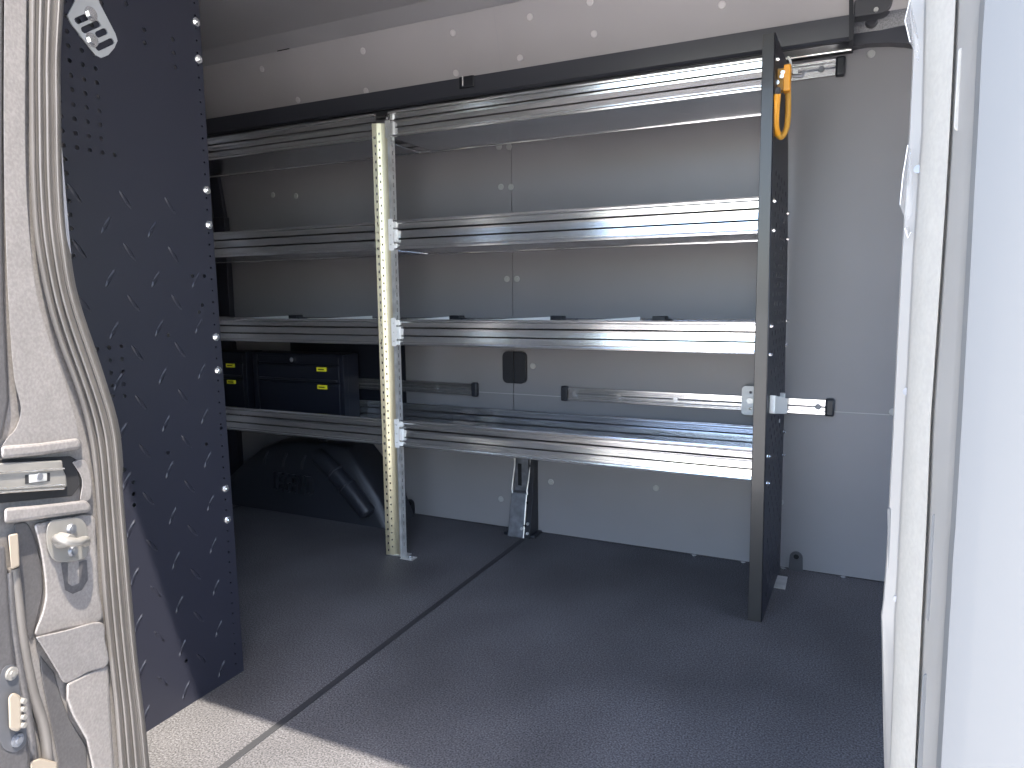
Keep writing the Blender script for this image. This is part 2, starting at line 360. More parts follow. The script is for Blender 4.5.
# slim black post at the far left
PY = 2.335
pa, pb = at(218, 300, PY).x, at(229, 300, PY).x; zt_ = at(222, 217, PY).z; t0 = at(205, 150, PY); t1 = at(212, 150, PY)
bm = NB(); box(bm, pa, pb, PY, PY + .03, 0, zt_); prism(bm, [(pa, PY + .004, zt_ - .01), (pb, PY + .004, zt_ - .01), (t1.x, PY + .004, t1.z), (t0.x, PY + .004, t0.z)], Vector((0, .02, 0)))
obj('post', bm, 'black', su, bevel=.002)
# right end panel
PX0, PX1 = -.199, -.164
PZ = lambda z: PX1 - .0123 * z
ep = NB(); prism(ep, [(PX0, FY - .004, 0), (PX1, FY - .004, 0), (PZ(1.547), FY - .004, 1.547), (PX0 - .0078 * 1.547, FY - .004, 1.547)], Vector((0, .003, 0)))
prof = [(FY - .004, 0), (2.368, 0), (2.368, .62), (2.35, 1.0), (2.29, 1.33), (2.215, 1.50), (2.19, 1.547), (FY - .004, 1.547)]
holes = []
for r in range(46):
    z = .05 + r * .0265
    if z > 1.24: break
    for cidx in range(5):
        y = 2.02 + cidx * .065 + (.032 if r % 2 else 0)
        if y > 2.33 - max(0, z - 1) * .3: continue
        holes.append(rrect(y - .0052, y + .0052, z - .0078, z + .0078, .0045, 2))
skew = Matrix.Identity(4); skew[0][1] = .035; skew[0][2] = -.0123   # the sheet runs very slightly off square
me = plate(prof, holes, .002, Matrix.Translation((-.035 * FY, 0, 0)) @ skew @ onX(PX1 + .001))
epo = obj('end_panel', me, 'black', su, smooth=False, label='black perforated end panel')
obj('front_flange', ep, 'satin', epo, bevel=.001)
obj('inner_return', prism(NB(), [(PX0, FY - .002, 0), (PX0 + .002, FY - .002, 0), (PX0 - .010, FY - .002, 1.547), (PX0 - .012, FY - .002, 1.547)], Vector((0, .022, 0))), 'black', epo, smooth=False)
for z in (.387, .462, .739, .815, 1.064, 1.139, 1.414, 1.49):
    bolt((PZ(z) + .003, FY + .026, z), (1, 0, 0), epo)
    yb = 2.345 - max(0, z - .8) * .16
    if z < 1.3: bolt((PZ(z) + .003 + (yb - FY) * .035, yb, z), (1, 0, 0), epo, .005)
bm = NB(); box(bm, -.19, -.12, 2.20, 2.30, 0, .003); obj('foot_bracket', bm, 'galv', epo, smooth=False)

# ================================================================== near left shelf end panel (passenger side)
NX = -1.2827
ne = empty('shelf_end_panel', (NX, .95, 0), 'tall black perforated end panel with raised tread marks, beside the rubber door seal at left', 'panel')
hs = []
def H_(px, py, r=.0042): p = atX(px, py, NX); hs.append(circ((p.y, p.z), r, 8))
for r in range(13):
    for c in range(5):
        if r > 0 and c == 4: continue
        if r >= 4 and c == 0 and False: continue
        hs.append(circ((.833 + .0245 * c, 1.178 + .0253 * r + (-.0 if c else 0)), .0042, 8))
for k in range(1, 9): hs.append(circ((.834, 1.178 - .0245 * k), .004, 8))
for y, z in [(.864, .808), (.888, .809), (.913, .810), (.864, .784), (.888, .784), (.913, .785), (.888, .760), (.912, .760), (.888, .735), (.912, .735), (.912, .711)]: hs.append(circ((y, z), .004, 8))
for px, py in [(133, 482), (133.5, 494), (134, 505), (124, 470), (144, 30), (144.5, 43), (172.5, 39.5), (173.5, 53), (175, 67), (192, 276), (204, 276), (199, 312), (202, 305), (186, 661), (168, 453), (206, 444), (168, 335), (112, 396), (101, 3), (126, 4), (221, 428)]: H_(px, py, .0045)
z = .03
bz = (.387, .462, .739, .815, 1.064, 1.139, 1.414, 1.49)
while z < 1.72:
    if min(abs(z - b) for b in bz) > .012: hs.append(circ((1.143, z), .0028, 6))
    z += .0254
outer = [(.70, 0), (1.166, 0), (1.160, .6), (1.155, 1.1), (1.152, 1.76), (.70, 1.76)]
me = plate(outer, hs, .002, onX(NX))
bm = NB(); bm.from_mesh(me); bpy.data.meshes.remove(me)
def tread(y, z, a, L=.021, W=.0042):
    ca, sa = math.cos(a), math.sin(a); pts = []
    N = 10; ring = [];
    for t in range(N):
        th = 2 * math.pi * t / N; u = L * math.cos(th); v = W * math.sin(th) * (1 if abs(math.cos(th)) < .9 else .6)
        ring.append(bm.verts.new((NX + .001, y + u * ca - v * sa, z + u * sa + v * ca)))
    top = [bm.verts.new((NX + .0032, y + u * .7 * ca, z + u * .7 * sa)) for u in (-L, L)]
    mid = N // 2
    # ridge from top[1] (u=+L) to top[0] (u=-L)
    for t in range(N):
        a_, b_ = ring[t], ring[(t + 1) % N]
        side = 1 if math.cos(2 * math.pi * (t + .5) / N) > 0 else 0
        bm.faces.new((a_, b_, top[side]))
    bm.faces.new((ring[2], ring[3], top[0])) if False else None
    i1, i2 = N // 4, N - N // 4
for kz in range(11):
    for ky in range(5):
        yA, zA = .947 + .101 * (ky - 2), .090 + .1005 * kz
        yB, zB = .902 + .0995 * (ky - 1), .038 + .1005 * kz
        if .72 < yA < 1.12: tread(yA, zA, -.95)
        if .72 < yB < 1.13 and not (yB > 1.05 and zB > .95): tread(yB, zB, 1.0)
neo = obj('sheet', bm, 'black', ne, smooth=False)
for z in bz: bolt((NX + .001, 1.144, z), (1, 0, 0), ne, .0062)
obj('rear_flange', box(NB(), NX - .025, NX + .001, 1.152, 1.155, 0, 1.76), 'black', ne, smooth=False)
# slotted bracket bolted at the top of the panel
A = atX(66, 9, NX + .004); pts = [atX(x, y, NX + .004) for x, y in [(67, 16), (71, 8), (82, -14), (96, -14), (99, 3), (115, 34), (117, 41), (114, 48), (108, 55), (101, 58), (95, 55), (88, 46), (71, 24)]]
def slot(px, py, ang=-.62, L=.017, W=.0045):
    p = atX(px, py, NX + .004); out = []
    for u, v in rrect(-L, L, -W, W, W * .9, 2):
        a = ang; out.append((p.y + u * math.cos(a) - v * math.sin(a), p.z + u * math.sin(a) + v * math.cos(a)))
    return out
me = plate([(p.y, p.z) for p in pts], [slot(81.5, 19, .62, .0165, .0055), slot(90.5, 27, .62, .023, .0055), slot(101, 33, .62, .0145, .0055), slot(104.5, 44.5, .62, .023, .0055)], .003, onX(NX + .004))
br = obj('slotted_bracket', me, 'fast', ne, smooth=False, label='pale steel slotted bracket')
for px, py in ((90.5, 14), (91.5, 40)):
    p = atX(px, py, NX + .006); bm = NB(); cyl(bm, p, p + Vector((.002, 0, 0)), .0125, 16); cyl(bm, p + Vector((.002, 0, 0)), p + Vector((.007, 0, 0)), .0085, 6); obj('bolt', bm, 'chrome', br, smooth=False)

# ================================================================== drawer cabinets on the bottom shelf
def cabinet(x0, x1, y0, y1, z0, z1, label, labx):
    t = empty('drawer_cabinet', ((x0 + x1) / 2, (y0 + y1) / 2, z0), label, 'drawers', 'drawer cabinets on the bottom shelf')
    bm = NB(); box(bm, x0, x1, y0 + .012, y1, z0, z1); box(bm, x0 - .004, x0 + .018, y0, y0 + .03, z0, z1); box(bm, x1 - .018, x1 + .003, y0, y0 + .03, z0, z1); box(bm, x0, x1, y0, y0 + .03, z1 - .012, z1)
    obj('case', bm, 'cab', t, bevel=.0015)
    hh = z1 - z0
    for k, (a, b) in enumerate(((.85, .965), (.585, .825), (.03, .565))):
        d = obj('drawer', box(NB(), x0 + .022, x1 - .022, y0 + .002, y0 + .02, z0 + a * hh, z0 + b * hh), 'cab', t, bevel=.003)
        if k:
            obj('pull_lip', box(NB(), x0 + .03, x1 - .03, y0 - .006, y0 + .004, z0 + a * hh + .004, z0 + a * hh + .012), 'blackp', d, bevel=.002)
            zc = z0 + b * hh - .010
            yl = obj('label_tag', box(NB(), labx - .022, labx + .022, y0 - .0075, y0 + .001, zc - .010, zc + .006), 'yellow', d, smooth=False, label='small yellow label')
            obj('label_print', box(NB(), labx - .015, labx + .015, y0 - .0082, y0 - .0074, zc - .004, zc + .0), 'hole', yl, smooth=False)
        else:
            bm = NB(); c = Vector(((x0 + x1) / 2 - .02, y0, z0 + .905 * hh)); cyl(bm, c + Vector((0, .004, 0)), c + Vector((0, -.006, 0)), .0095, 16); obj('lock', bm, 'chrome', d)
    return t
ZS = .402
CY = 2.19
ca, cb2, cc = at(253, 352, CY), at(342, 353, CY), at(247, 352, CY)
cabinet(ca.x, cb2.x, CY, CY + .10, ZS, ca.z, 'black metal drawer cabinet with round lock on the bottom shelf, next to the perforated upright', at(322, 368, CY).x)
cabinet(cc.x - .45, cc.x - .012, CY, CY + .10, ZS, cc.z, 'black drawer cabinet half hidden behind the tall black panel at left', at(231, 365, CY).x)
obj('dark_wall_sheet', box(NB(), -2.2, -1.60, 2.368, 2.374, .46, .72), 'cab', su, smooth=False)  # dark sheet laid on the wall behind the cabinets
# ================================================================== wheel housing cover
wc = empty('wheel_well_cover', (-2.03, 2.28, 0), 'black moulded plastic wheel well cover on the floor under the bottom shelf', 'wheel cover')
outline = [(-2.52, 0), (-2.47, .10), (-2.36, .19), (-2.25, .268), (-2.15, .300), (-2.0, .312), (-1.86, .312), (-1.79, .30), (-1.72, .23), (-1.62, .11), (-1.565, 0)]
rows = []
for yy, sc, dz in ((2.376, 1.0, 0), (2.26, 1.0, 0), (2.222, .985, -.004), (2.205, .955, -.018), (2.195, .90, -.035)):
    rows.append([((x + 2.03) * sc - 2.03, yy - (.0 if z > 0.01 else .0) - .02 * (1 - z / .31), max(0, z * sc + (dz if z > .02 else 0))) for x, z in outline])
bm = NB(); grid(bm, rows); fr = [bm.verts.new(p) for p in rows[-1]]; bm.faces.new(fr)
bmesh.ops.remove_doubles(bm, verts=bm.verts, dist=.0004)
wo = obj('cover', bm, 'blackp', wc, bevel=.006)
a = [(-1.93, 2.20, .262), (-1.87, 2.185, .235), (-1.80, 2.178, .185), (-1.73, 2.172, .125), (-1.68, 2.17, .075), (-1.655, 2.172, .045)]
obj('fender_ridge', tube(NB(), smoothpts(a, 4), [.02] + [.034] * 16 + [.036, .036, .03, .015], 18), 'blackp', wc)
for c0, c1_ in (((-1.825, 2.18, .207), (-1.815, 2.179, .198)), ((-1.765, 2.175, .155), (-1.756, 2.174, .147))):
    obj('ridge_collar', cyl(NB(), c0, c1_, .0385, 18), 'blackp', wc, bevel=.002)
p0 = at(292.5, 485, 2.17)
mt = Matrix.Translation((p0.x, 2.173, p0.z)) @ Matrix.Rotation(math.radians(-4), 4, 'X') @ Matrix(((.78, 0, 0, 0), (0, 0, -1, 0), (0, 1.5, 0, 0), (0, 0, 0, 1)))
obj('raised_lettering', text_mesh('LEGEND', .076, .008, mt), 'blackp', wc, smooth=False)
for x in (-2.19, -2.085, -1.985): obj('rib', tube(NB(), [(x, 2.192, .255), (x - .006, 2.178, .225), (x - .01, 2.176, .20)], .005, 8), 'blackp', wc)
obj('clip', box(NB(), -1.955, -1.915, 2.24, 2.26, .305, .345), 'blackp', wc, bevel=.003)

# ================================================================== wall fittings
def track(x0, x1, zc, label, screws):
    t = empty('track_rail', ((x0 + x1) / 2, WY, zc), label, 'rail', 'aluminium track rails on the wall')
    y0 = WY - .020
    pr = [(WY - .003, zc - .023), (y0, zc - .023), (y0, zc - .015), (y0 + .007, zc - .013), (y0 + .007, zc - .003), (y0 + .005, zc), (y0 + .007, zc + .003), (y0 + .007, zc + .013), (y0, zc + .015), (y0, zc + .023), (WY - .003, zc + .023)]
    obj('rail', extrude_x(NB(), pr, x0, x1), 'alu', t)
    for s, x in ((-1, x0), (1, x1)):
        bm = NB(); box(bm, x - .005 if s > 0 else x - .022, x + .022 if s > 0 else x + .005, y0 - .005, WY - .003, zc - .028, zc + .028)
        obj('end_cap', bm, 'blackp', t, bevel=.006, label='black end cap')
    for x in screws:
        bm = NB(); cyl(bm, (x, y0 + .008, zc), (x, y0 + .001, zc), .010, 14, .008); obj('screw', bm, 'chrome' if x < -.12 else 'dsteel', t)
    return t
track(-1.944, -1.285, .542, 'aluminium rail on the wall behind the drawer cabinet and the upright', (-1.88, -1.45, -1.30))
t2 = track(-.895, -.030, .546, 'long aluminium rail on the wall above the bottom shelf, crossing the black end panel', (-.865, -.70, -.50, -.055))
t3 = track(-.90, -.045, 1.562, 'bright aluminium rail at the top right of the wall, behind the orange hook', (-.088, -.16))
# bracket and toggle on the right end panel
jb = empty('joining_plate', (-.235, 2.32, .546), 'small pale steel plate with rounded corners on the rail left of the black end panel', 'plate')
c = at(748, 401, 2.335)
obj('body', plate(rrect(c.x - .021, c.x + .024, c.z - .047, c.z + .047, .012), [circ((c.x + .006, c.z + .027), .005), circ((c.x + .006, c.z - .027), .005)], .004, onY(2.345)), 'white', jb, smooth=False)
cyl_ = NB(); cyl(cyl_, (c.x + .006, 2.343, c.z), (c.x + .006, 2.336, c.z), .010, 16); obj('rivet', cyl_, 'galv', jb)
cl = empty('rail_clamp', (-.13, 2.2, .53), 'small steel clamp with hanging bolt on the right side of the black end panel', 'clamp')
c = at(773, 402, 2.335)
xa, xb = PZ(.6) + .004, PZ(.6) + .019
bm = NB(); prism(bm, [(xa, 1.985, .578), (xb, 1.985, .578), (xb, 1.985, .628), (xa, 1.985, .628)], Vector((.010, .345, -.055)))
obj('arm', bm, 'white', cl, bevel=.003)
c = at(780, 400, 2.25)
bm = NB(); box(bm, c.x - .012, c.x + .014, 2.24, 2.262, c.z - .020, c.z + .022); obj('block', bm, 'galv', cl, bevel=.003)
c2 = at(777, 403, 2.235); c3 = at(776.5, 419, 2.235)
bm = NB(); cyl(bm, c2, c3, .0055, 10); cyl(bm, c3, c3 + Vector((0, 0, -.010)), .0105, 12); cyl(bm, c3 + Vector((0, 0, -.010)), c3 + Vector((0, 0, -.018)), .005, 8); obj('bolt', bm, 'white', cl)
# black recess cover in the wall
gp = empty('recess_cover', at(514, 368, WY), 'small rounded black rubber cover on the wall between the third shelf and the rail', 'cover')
c = at(514, 367.5, 2.36)
for s in (-1, 1):
    o2 = rrect(c.x - .047, c.x + .047, c.z - .060, c.z + .060, .02, 6)
    o2 = [(min(p[0], c.x - .0015) if s < 0 else max(p[0], c.x + .0015), p[1]) for p in o2]
    bm = NB(); prism(bm, [(x, 2.357, z) for x, z in o2], Vector((0, .021, 0))); bmesh.ops.remove_doubles(bm, verts=bm.verts, dist=.0002)
    obj('half', bm, 'blackp', gp, bevel=.007, seg=3)
# galvanised bracket at the foot of the wall
wb = empty('wall_bracket', (-1.065, 2.34, 0), 'dark galvanised steel bracket standing against the wall at the floor seam', 'bracket')
bm = NB(); x0, x1 = -1.108, -1.040; prism(bm, [(x0, 2.29, 0), (x1, 2.29, 0), (x1 - .002, 2.325, .165), (x0 + .002, 2.325, .165)], Vector((0, .05, 0)))
obj('foot', bm, 'dsteel', wb, bevel=.004)
obj('side_plate', prism(NB(), [(x1 + .002, 2.295, 0), (x1 + .002, 2.375, 0), (x1 + .002, 2.375, .40), (x1 + .002, 2.335, .40), (x1 + .002, 2.33, .17)], Vector((.022, 0, 0))), 'blackp', wb, bevel=.002)
bm = NB(); box(bm, x0 + .008, x1 - .004, 2.352, 2.358, .155, .42); obj('channel_back', bm, 'dsteel', wb)
obj('dark_slot', box(NB(), x0 + .020, x0 + .034, 2.349, 2.353, .185, .27), 'hole', wb, smooth=False)
for xa, xb, xc in ((x0 + .004, x0 + .004, x0 + .014), (x1 - .002, x1 - .002, x1 + .010)):
    obj('bright_edge', tube(NB(), [(xa + .004, 2.325, .160), (xb, 2.328, .175), (xb + (.004 if xa < -1.07 else .006), 2.332, .22), (xc, 2.335, .27), (xc, 2.335, .41)], .0028, 8), 'galv', wb, label='bright folded edge')
obj('bright_edge', tube(NB(), [(x1 - .001, 2.291, .002), (x1 - .001, 2.322, .16)], .003, 8), 'galv', wb)
for px, py in ((526, 504), (525, 526), (522, 528.5), (528, 533), (527.5, 524)):
    q = at(px, py, 2.30); t_ = q.z / .165; y = 2.29 + .035 * t_
    bm = NB(); cyl(bm, (q.x, y + .002, q.z), (q.x, y - .003, q.z), .0055, 10); obj('rivet', bm, 'hole' if py in (504, 526) else 'galv', wb)
bm = NB(); box(bm, x0 - .02, x1 + .04, 2.30, 2.375, 0, .012); obj('base_flange', bm, 'blackp', wb, bevel=.003)
# anchor tabs at wall foot
def anchor(px, py, label, m, m2):
    q = at(px, py, WY - .006); t = empty('anchor_tab', (q.x, WY - .01, 0), label, 'anchor')
    pr = [(q.x - .022, 0), (q.x + .022, 0), (q.x + .020, .042)] + [(q.x + .020 * math.cos(a), .045 + .020 * math.sin(a)) for a in [math.pi * k / 8 for k in range(9)]] + [(q.x - .020, .042)]
    obj('tab', plate(pr, [circ((q.x, .047), .009, 10)], .006, onY(WY - .008)), m, t, smooth=False)
    bm = NB(); cyl(bm, (q.x, WY - .004, .047), (q.x, WY - .009, .047), .0088, 10); obj('recess', bm, m2, t)
anchor(796, 562, 'small grey tie-down tab at the wall foot, right of the black end panel', 'char', 'hole')
anchor(410.5, 507, 'small black tie-down tab at the wall foot beside the perforated upright', 'blackp', 'hole')
for px, py in ((743, 563), (783, 568), (843, 575), (694, 553)):
    q = at(px, py, WY - .012); bm = NB(); cyl(bm, (q.x, WY - .012, 0), (q.x, WY - .012, .004), .008, 10)
    o = obj('floor_screw', bm, 'chrome', fl)
# ================================================================== orange cable hook
hk = empty('cable_hook', (-.14, 2.0, 1.40), 'orange U-shaped cable hook hanging high on the right side of the black end panel', 'hook')
YH = 1.995
b0, b1 = at(784, 65, YH), at(790, 91, YH)
bm = NB(); box(bm, b0.x, b1.x, YH - .006, YH + .03, b1.z, b0.z); obj('mounting_plate', bm, 'orange', hk, bevel=.002)
b0, b1 = at(776.5, 70, YH + .02), at(784, 91, YH + .02)
bm = NB(); box(bm, b0.x, b1.x, YH + .01, YH + .04, b1.z, b0.z); obj('side_plate', bm, 'amber', hk, bevel=.002)
leg = smoothpts([at(788, 90, YH + .02), at(788, 112, YH + .02), at(786.5, 128, YH + .015), at(781, 137, YH), at(776.5, 131, YH - .02), at(775.6, 118, YH - .035), at(777.5, 94, YH - .05)], 6)
N_ = len(leg); k = int(N_ * .60)
obj('rear_arm', tube(NB(), leg[:k + 1], .0075, 12), 'amber', hk, label='shaded amber rear arm')
obj('front_arm', tube(NB(), leg[k:], .0088, 12), 'orange', hk, label='bright orange coated front arm')
obj('collar', cyl(NB(), leg[-1] + Vector((0, 0, -.002)), leg[-1] + Vector((0, .01, .014)), .007, 10), 'dsteel', hk)
for px, py in ((777.5, 83), (782, 77), (783, 73)):
    q = at(px, py, YH - .0); bm = NB(); cyl(bm, q + Vector((0, .01, 0)), q + Vector((0, -.008, 0)), .0055, 10); obj('bolt', bm, 'chrome', hk)
q = at(790, 76, YH + .03); obj('latch', tube(NB(), [q, q + Vector((.03, 0, -.004)), q + Vector((.034, 0, .008))], .005, 8), 'dsteel', hk)
obj('wire_tip', tube(NB(), [at(791, 65, YH + .02), at(790, 60, YH + .02), at(787.5, 57, YH + .02)], .003, 8), 'white', hk)

# ================================================================== left door pillar (rear edge of the sliding door opening)
JN = Vector((1, .30, 0)).normalized()       # jamb surface X = -.75 - .30 Y
JN2 = JN if True else JN
def J(px, py, d=0.0):
    dr = ray(px, py); o = Vector((0, 0, H)); p0 = Vector((-.75, 0, 0)) + JN * d
    return o + dr * ((p0 - o).dot(JN) / dr.dot(JN))
lp = empty('door_pillar', J(60, 600) * 1.0, 'sunlit grey metallic pillar with ribbed rubber seal and latch striker, left edge of the door opening', 'door pillar')
# seal edges, traced top to bottom
SR = [(-60, 68), (0, 64), (60, 60), (110, 61), (160, 61.5), (220, 64), (289, 73), (320, 83), (360, 97), (398, 109), (426, 118), (460, 120.5), (507, 124), (600, 132), (640, 135.5), (683, 140), (720, 145), (768, 149.5), (840, 156)]
SL = [(-60, 30), (0, 29), (100, 29), (180, 30), (240, 34), (258, 37.5), (305, 47), (345, 59), (385, 75), (410, 83), (430, 88), (460, 93), (510, 97), (600, 103), (650, 108), (700, 114), (768, 119), (840, 124)]
def lerp(T, y):
    for (a, b), (c_, d_) in zip(T, T[1:]):
        if a <= y <= c_: return b + (d_ - b) * (y - a) / (c_ - a)
    return T[-1][1]
ys = [-60 + 15 * k for k in range(61)]
def sm(T, y): return sum(lerp(T, min(840, max(-60, y + k))) for k in (-18, -9, 0, 9, 18)) / 5
pf = [(0, -.01), (0, .006), (.05, .010), (.12, .014), (.17, .014), (.20, .007), (.25, .007), (.29, .015), (.37, .017), (.42, .016), (.45, .009), (.50, .009), (.54, .017), (.60, .019), (.66, .017), (.69, .012), (.74, .012), (.78, .017), (.88, .018), (.96, .013), (1, .004), (1, -.012)]
rows = []
for y in ys:
    l, r = sm(SL, y), sm(SR, y); rows.append([J(l + (r - l) * f, y, d * .55) for f, d in pf])
obj('rubber_seal', grid(NB(), rows), 'rubber', lp, label='ribbed grey rubber door seal')
# ridges of the seal: thin raised piping lines in the same rubber
for f, rr in ((.33, .0016), (.57, .0018), (.86, .0012)):
    obj('seal_bead', tube(NB(), [J(sm(SL, y) + (sm(SR, y) - sm(SL, y)) * f, y, .0098) for y in ys], rr, 6), 'rubber', lp)
# dark pinch-weld flange behind the seal's lower part
rows = [[J(sm(SR, y) - 3, y, -.004), J(sm(SR, y) + (2.5 if 250 < y < 470 else 0.3), y, -.012)] for y in ys]
obj('flange', grid(NB(), rows), 'paint2', lp)
# base metal
rows = [[J(x_, y, -.006) for x_ in (-90, -30, 0, 30)] + [J(sm(SL, y) + 4, y, -.006)] for y in ys]
jb_ = obj('jamb_panel', grid(NB(), rows), 'paint', lp, smooth=True)
def relief(name, pts, d0, d1, m='paint', bevel=.004, label=None, sm_=True, parent=lp, tilt=0, seg=3):
    if sm_: pts = [tuple(p)[:2] for p in smoothpts([(a, b, 0) for a, b in pts + [pts[0]]], 4)][:-1]
    ym = sum(p[1] for p in pts) / len(pts)
    A = [J(x_, y_, d1 + tilt * (y_ - ym)) for x_, y_ in pts]; B = [J(x_, y_, d0) for x_, y_ in pts]
    bm = NB(); a = [bm.verts.new(p) for p in A]; b = [bm.verts.new(p) for p in B]; n = len(a)
    for i in range(n): bm.faces.new((a[i], a[(i + 1) % n], b[(i + 1) % n], b[i]))
    bm.faces.new(a); bm.faces.new(b[::-1])
    return obj(name, bm, m, parent, bevel=bevel, label=label, seg=seg)
relief('upper_panel', [(5, -50), (4, 60), (4, 150), (6, 240), (9, 310), (14, 376), (21, 408), (16, 428), (6, 440), (3, 452), (40, 449), (78, 443), (79, 436), (70, 400), (59, 366), (46, 330), (36, 290), (30, 240), (26, 180), (25, 100), (25, -50)], -.006, .008, bevel=.006)
relief('panel_lip', [(1, 446), (40, 443), (78, 438), (81, 444), (80, 449), (40, 455), (1, 459)], -.004, .014, bevel=.004, sm_=False)
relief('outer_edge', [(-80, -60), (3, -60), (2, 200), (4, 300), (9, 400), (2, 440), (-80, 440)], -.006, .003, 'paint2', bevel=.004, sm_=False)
relief('recess', [(-40, 462), (70, 456), (79, 461), (79, 487), (72, 496), (-40, 507)], -.006, .0005, 'hole', bevel=.001, sm_=False)
dt = relief('door_track', [(-40, 465), (62, 460), (63, 470), (66, 476), (67, 487), (-40, 498)], .0, .010, 'steel2', bevel=.002, sm_=False, label='bright aluminium door track end')
for yy, m_ in ((471, 'alu'), (487, 'alu'), (491, 'alu')):
    obj('track_ridge', tube(NB(), [J(-40, yy + 4, .012), J(64, yy - 2.5, .012)], .0012, 6), m_, dt)
relief('track_slot', [(25, 475), (50, 472.5), (50, 481), (25, 484)], .009, .0107, 'hole', .0005, sm_=False, parent=dt)
relief('track_insert', [(29, 474.5), (47, 473), (47, 481), (29, 483)], .010, .0115, 'galv', .0005, sm_=False, parent=dt)
q = J(39, 476.5, .0115); obj('screw', cyl(NB(), q, q + JN * .002, .0045, 12), 'dsteel', dt)
relief('ledge', [(4, 508), (40, 505), (86, 500), (91, 506), (90, 512), (40, 519), (4, 524)], -.006, .014, bevel=.006, sm_=False)
relief('crease', [(72, 462), (84, 460), (91, 475), (91, 498), (80, 502), (82, 480)], -.006, .004, bevel=.003)
relief('striker_panel', [(33, 524), (60, 519), (92, 515), (96, 540), (99, 590), (101, 622), (66, 630), (35, 637), (42, 612), (45, 590), (40, 550)], -.006, .006, bevel=.005)
relief('swage', [(35, 637), (66, 630), (101, 622), (105, 640), (108, 664), (88, 672), (66, 683), (56, 670), (45, 652)], -.006, .012, bevel=.006, tilt=-.00022)
relief('lower_panel', [(66, 683), (88, 672), (108, 664), (110, 700), (114, 768), (118, 840), (96, 840), (92, 768), (86, 740), (72, 716), (66, 700)], -.006, .006, bevel=.005, sm_=False)
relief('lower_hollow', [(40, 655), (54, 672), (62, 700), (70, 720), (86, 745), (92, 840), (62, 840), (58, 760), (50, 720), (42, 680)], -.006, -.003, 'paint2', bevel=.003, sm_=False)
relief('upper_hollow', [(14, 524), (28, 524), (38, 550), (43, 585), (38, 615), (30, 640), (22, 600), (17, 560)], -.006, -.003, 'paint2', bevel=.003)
# striker plate with latch loop
sp = relief('striker_plate', [(52, 520), (75, 517.5), (85, 523), (89, 540), (88, 552), (82, 559), (62, 562), (52, 558), (47, 545), (47, 528)], .006, .0105, 'steel2', bevel=.001, label='pale steel striker plate')
for px, py in ((71, 529), (72.5, 551)):
    q = J(px, py, .0105); bm = NB(); cyl(bm, q, q + JN * .0035, .0075, 16, .006); cyl(bm, q + JN * .0035, q + JN * .004, .003, 6); obj('screw', bm, 'dsteel', sp)
lo = [J(56, 540, .010), J(58, 538, .026), J(66, 541, .034), J(78, 542, .034), (J(85, 540, .026)), J(86, 543, .012)]
obj('latch_loop', tube(NB(), smoothpts(lo, 5), .0055, 12), 'steel2', sp)
q = J(57, 540, .006); obj('loop_boss', cyl(NB(), q, q + JN * .02, .011, 16, .008), 'steel2', sp)
bm = NB()
relief('sealant_outline', [(61, 563), (68, 563), (68, 583), (72, 586), (79, 583), (79, 562), (87, 560), (88, 580), (82, 590), (73, 594), (65, 590)], .006, .0072, 'paint2', bevel=.0004, sm_=False)
# cable-like inner seal on the left, latch block, contact plate
obj('edge_seal', tube(NB(), smoothpts([J(13, 568, .006), J(17, 600, .006), J(22, 640, .006), J(32, 690, .006), J(43, 725, .006), J(47, 755, .006), J(48, 800, .006)], 6), .0065, 12), 'rubber', lp)
obj('edge_seal', tube(NB(), smoothpts([J(8, 572, .004), J(10, 610, .004), J(16, 655, .004), J(26, 710, .004), J(34, 770, .004)], 6), .006, 12), 'paint2', lp)
relief('buffer_block', [(8, 535), (18, 533), (20, 566), (11, 570)], -.004, .018, 'beige', bevel=.002, sm_=False, label='beige plastic buffer')
relief('buffer_block', [(30, 762), (40, 758), (57, 762), (58, 800), (32, 800)], -.004, .016, 'beige', bevel=.002, sm_=False, label='beige plastic buffer')
# ---- sliding door edge at far left
sd = empty('sliding_door', J(-30, 700, .02), 'dark grey edge of the slid-back door at the bottom left, with contact block and screws', 'door')
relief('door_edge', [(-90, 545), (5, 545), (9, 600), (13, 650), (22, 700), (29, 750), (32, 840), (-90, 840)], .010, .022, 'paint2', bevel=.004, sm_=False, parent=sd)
relief('mounting_pad', [(2, 670), (8, 665), (17, 668), (20, 690), (27, 735), (22, 748), (12, 752), (0, 742), (-4, 700)], .022, .0235, 'char', bevel=.001, parent=sd)
for px, py in ((10.5, 673.5), (16.5, 740)):
    q = J(px, py, .0235); bm = NB(); cyl(bm, q, q + JN * .003, .0075, 16); cyl(bm, q + JN * .003, q + JN * .0045, .004, 6); obj('screw', bm, 'steel2' if py < 700 else 'dsteel', sd)
ct = relief('contact_block', [(8, 697), (13, 692), (21, 696), (22, 728), (17, 732), (9, 729)], .0235, .033, 'beige', bevel=.003, sm_=False, parent=sd, label='beige electrical contact block')
for k in range(4):
    q = J(21.5, 701 + 8 * k, .031); obj('contact_pin', cyl(NB(), q - JN * .004, q + JN * .005 , .0042, 12, .003), 'steel2', ct)

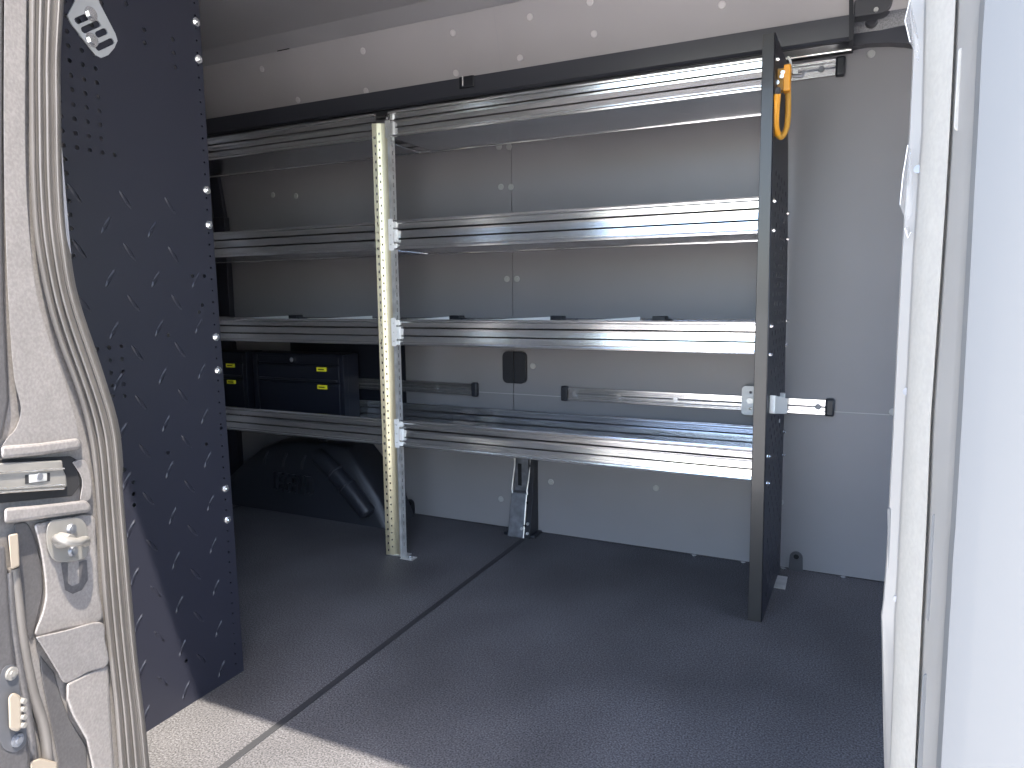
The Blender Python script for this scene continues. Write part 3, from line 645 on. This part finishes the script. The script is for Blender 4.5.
# ================================================================== right door pillar
rp = empty('door_pillar', at(905, 700, .55), 'overexposed pale pillar with a cream strip, right edge of the door opening', 'door pillar')
T = [(-60, 904, 927, 959, 983), (0, 909, 926, 957, 980), (45, 913, 925, 955, 977), (130, 909, 923, 951, 973), (200, 905, 918, 947, 969), (260, 901, 914, 943, 966), (420, 893, 906, 932, 957), (520, 888, 901, 928, 951), (560, 886, 899, 926, 948), (600, 883, 897, 924, 946), (615, 881, 896, 923, 945), (768, 885, 890, 916, 936), (840, 887, 888, 913, 931)]
def tr_(y, i):
    for a, b in zip(T, T[1:]):
        if a[0] <= y <= b[0]: return a[i] + (b[i] - a[i]) * (y - a[0]) / (b[0] - a[0])
    return T[-1][i]
yy_ = [-60, -20, 0, 25, 45, 90, 130, 165, 200, 230, 260, 340, 420, 480, 520, 560, 600, 615, 660, 720, 768, 840]
def strip(name, cols, m, parent=rp, label=None, bevel=0):
    """cols: functions y -> (px, Y)"""
    return obj(name, grid(NB(), [[at(*((f(y)[0], y)), f(y)[1]) for f in cols] for y in yy_]), m, parent, label=label)
strip('inner_flange', [lambda y: (tr_(y, 1) + 2, .68), lambda y: (tr_(y, 1), .62), lambda y: (tr_(y, 1) + 1.2, .605), lambda y: (tr_(y, 2) - 2, .60), lambda y: (tr_(y, 2), .595)], 'palegrey')
strip('jamb_strip', [lambda y: (tr_(y, 2), .597), lambda y: (tr_(y, 2) + 1.2, .585), lambda y: (tr_(y, 2) * .5 + tr_(y, 3) * .5, .565), lambda y: (tr_(y, 3) - 1.5, .55), lambda y: (tr_(y, 3), .556)], 'cream', label='cream jamb strip')
strip('groove', [lambda y: (tr_(y, 3), .556), lambda y: (tr_(y, 3) + 2.5, .551), lambda y: (tr_(y, 3) + 6, .545), lambda y: (tr_(y, 4) - 7, .53), lambda y: (tr_(y, 4) - 3, .525), lambda y: (tr_(y, 4), .50)], 'palegrey')
strip('outer_skin', [lambda y: (tr_(y, 4), .505), lambda y: (tr_(y, 4) + .5, .48), lambda y: (tr_(y, 4) + 5, .468), lambda y: (tr_(y, 4) + 30, .46), lambda y: (1060, .45), lambda y: (1180, .44)], 'whitep', label='white outer skin')
def oval(name, x0, x1, y0, y1, Y, m, lean=0, d=.004):
    pts = rrect(x0, x1, y0, y1, (x1 - x0) * .48, 4); ym = (y0 + y1) / 2
    obj(name, prism(NB(), [at(x + lean * (y - ym), y, Y) for x, y in pts], Vector((-.002, -d, 0))), m, rp, bevel=.001)
oval('pressed_slot', 958, 969, 48, 132, .548, 'cream', -.06)
oval('pressed_slot', 931, 941, 512, 620, .548, 'whitep', -.06)
oval('pressed_slot', 921, 929, 672, 800, .548, 'whitep', -.06)
oval('flange_slot', 908, 911, 236, 311, .606, 'whitep', -.05, .002)
oval('flange_slot', 901, 904.5, 346, 408, .606, 'whitep', -.05, .002)
oval('flange_slot', 890.5, 893.5, 508, 580, .606, 'whitep', .02, .002)
# kick plate edge low on the pillar
obj('kick_plate', prism(NB(), [at(x, y, .63) for x, y in [(881, 612), (885, 592), (888, 600), (891, 700), (893, 840), (886, 840), (883, 720)]], Vector((.0, -.01, 0))), 'palegrey', rp, bevel=.001)
for px, py in ((919, 170), (908, 391), (898.5, 597)):
    q = at(px, py, .602); obj('rivet', cyl(NB(), q, q + Vector((-.001, -.005, 0)), .003, 10), 'dsteel', rp)
# scraps of torn protective film
fm = empty('protective_film', at(906, 150, .6), 'torn scraps of clear plastic film stuck to the inner edge of the pale right pillar', 'plastic film')
for pts in ([(910, 0), (905, 20), (910, 42), (918, 62), (921, 50), (917, 30), (914, 12)], [(908, 145), (903, 175), (900, 205), (906, 222), (913, 214), (912, 180), (911, 150)], [(905, 228), (908, 238), (911, 232), (909, 226)]):
    rows = []
    n = len(pts); bm = NB(); c = Vector((sum(p[0] for p in pts) / n, sum(p[1] for p in pts) / n))
    cv = bm.verts.new(at(c.x, c.y, .588)); ring = [bm.verts.new(at(a, b, .600 + random.uniform(-.012, .004))) for a, b in pts]
    for i in range(n): bm.faces.new((cv, ring[i], ring[(i + 1) % n]))
    o = obj('film_scrap', bm, 'film', fm); s = o.modifiers.new('thick', 'SOLIDIFY'); s.thickness = .0006
    obj('film_edge', tube(NB(), [at(a, b, .592) for a, b in pts[:3]], .00035, 5), 'white', fm)
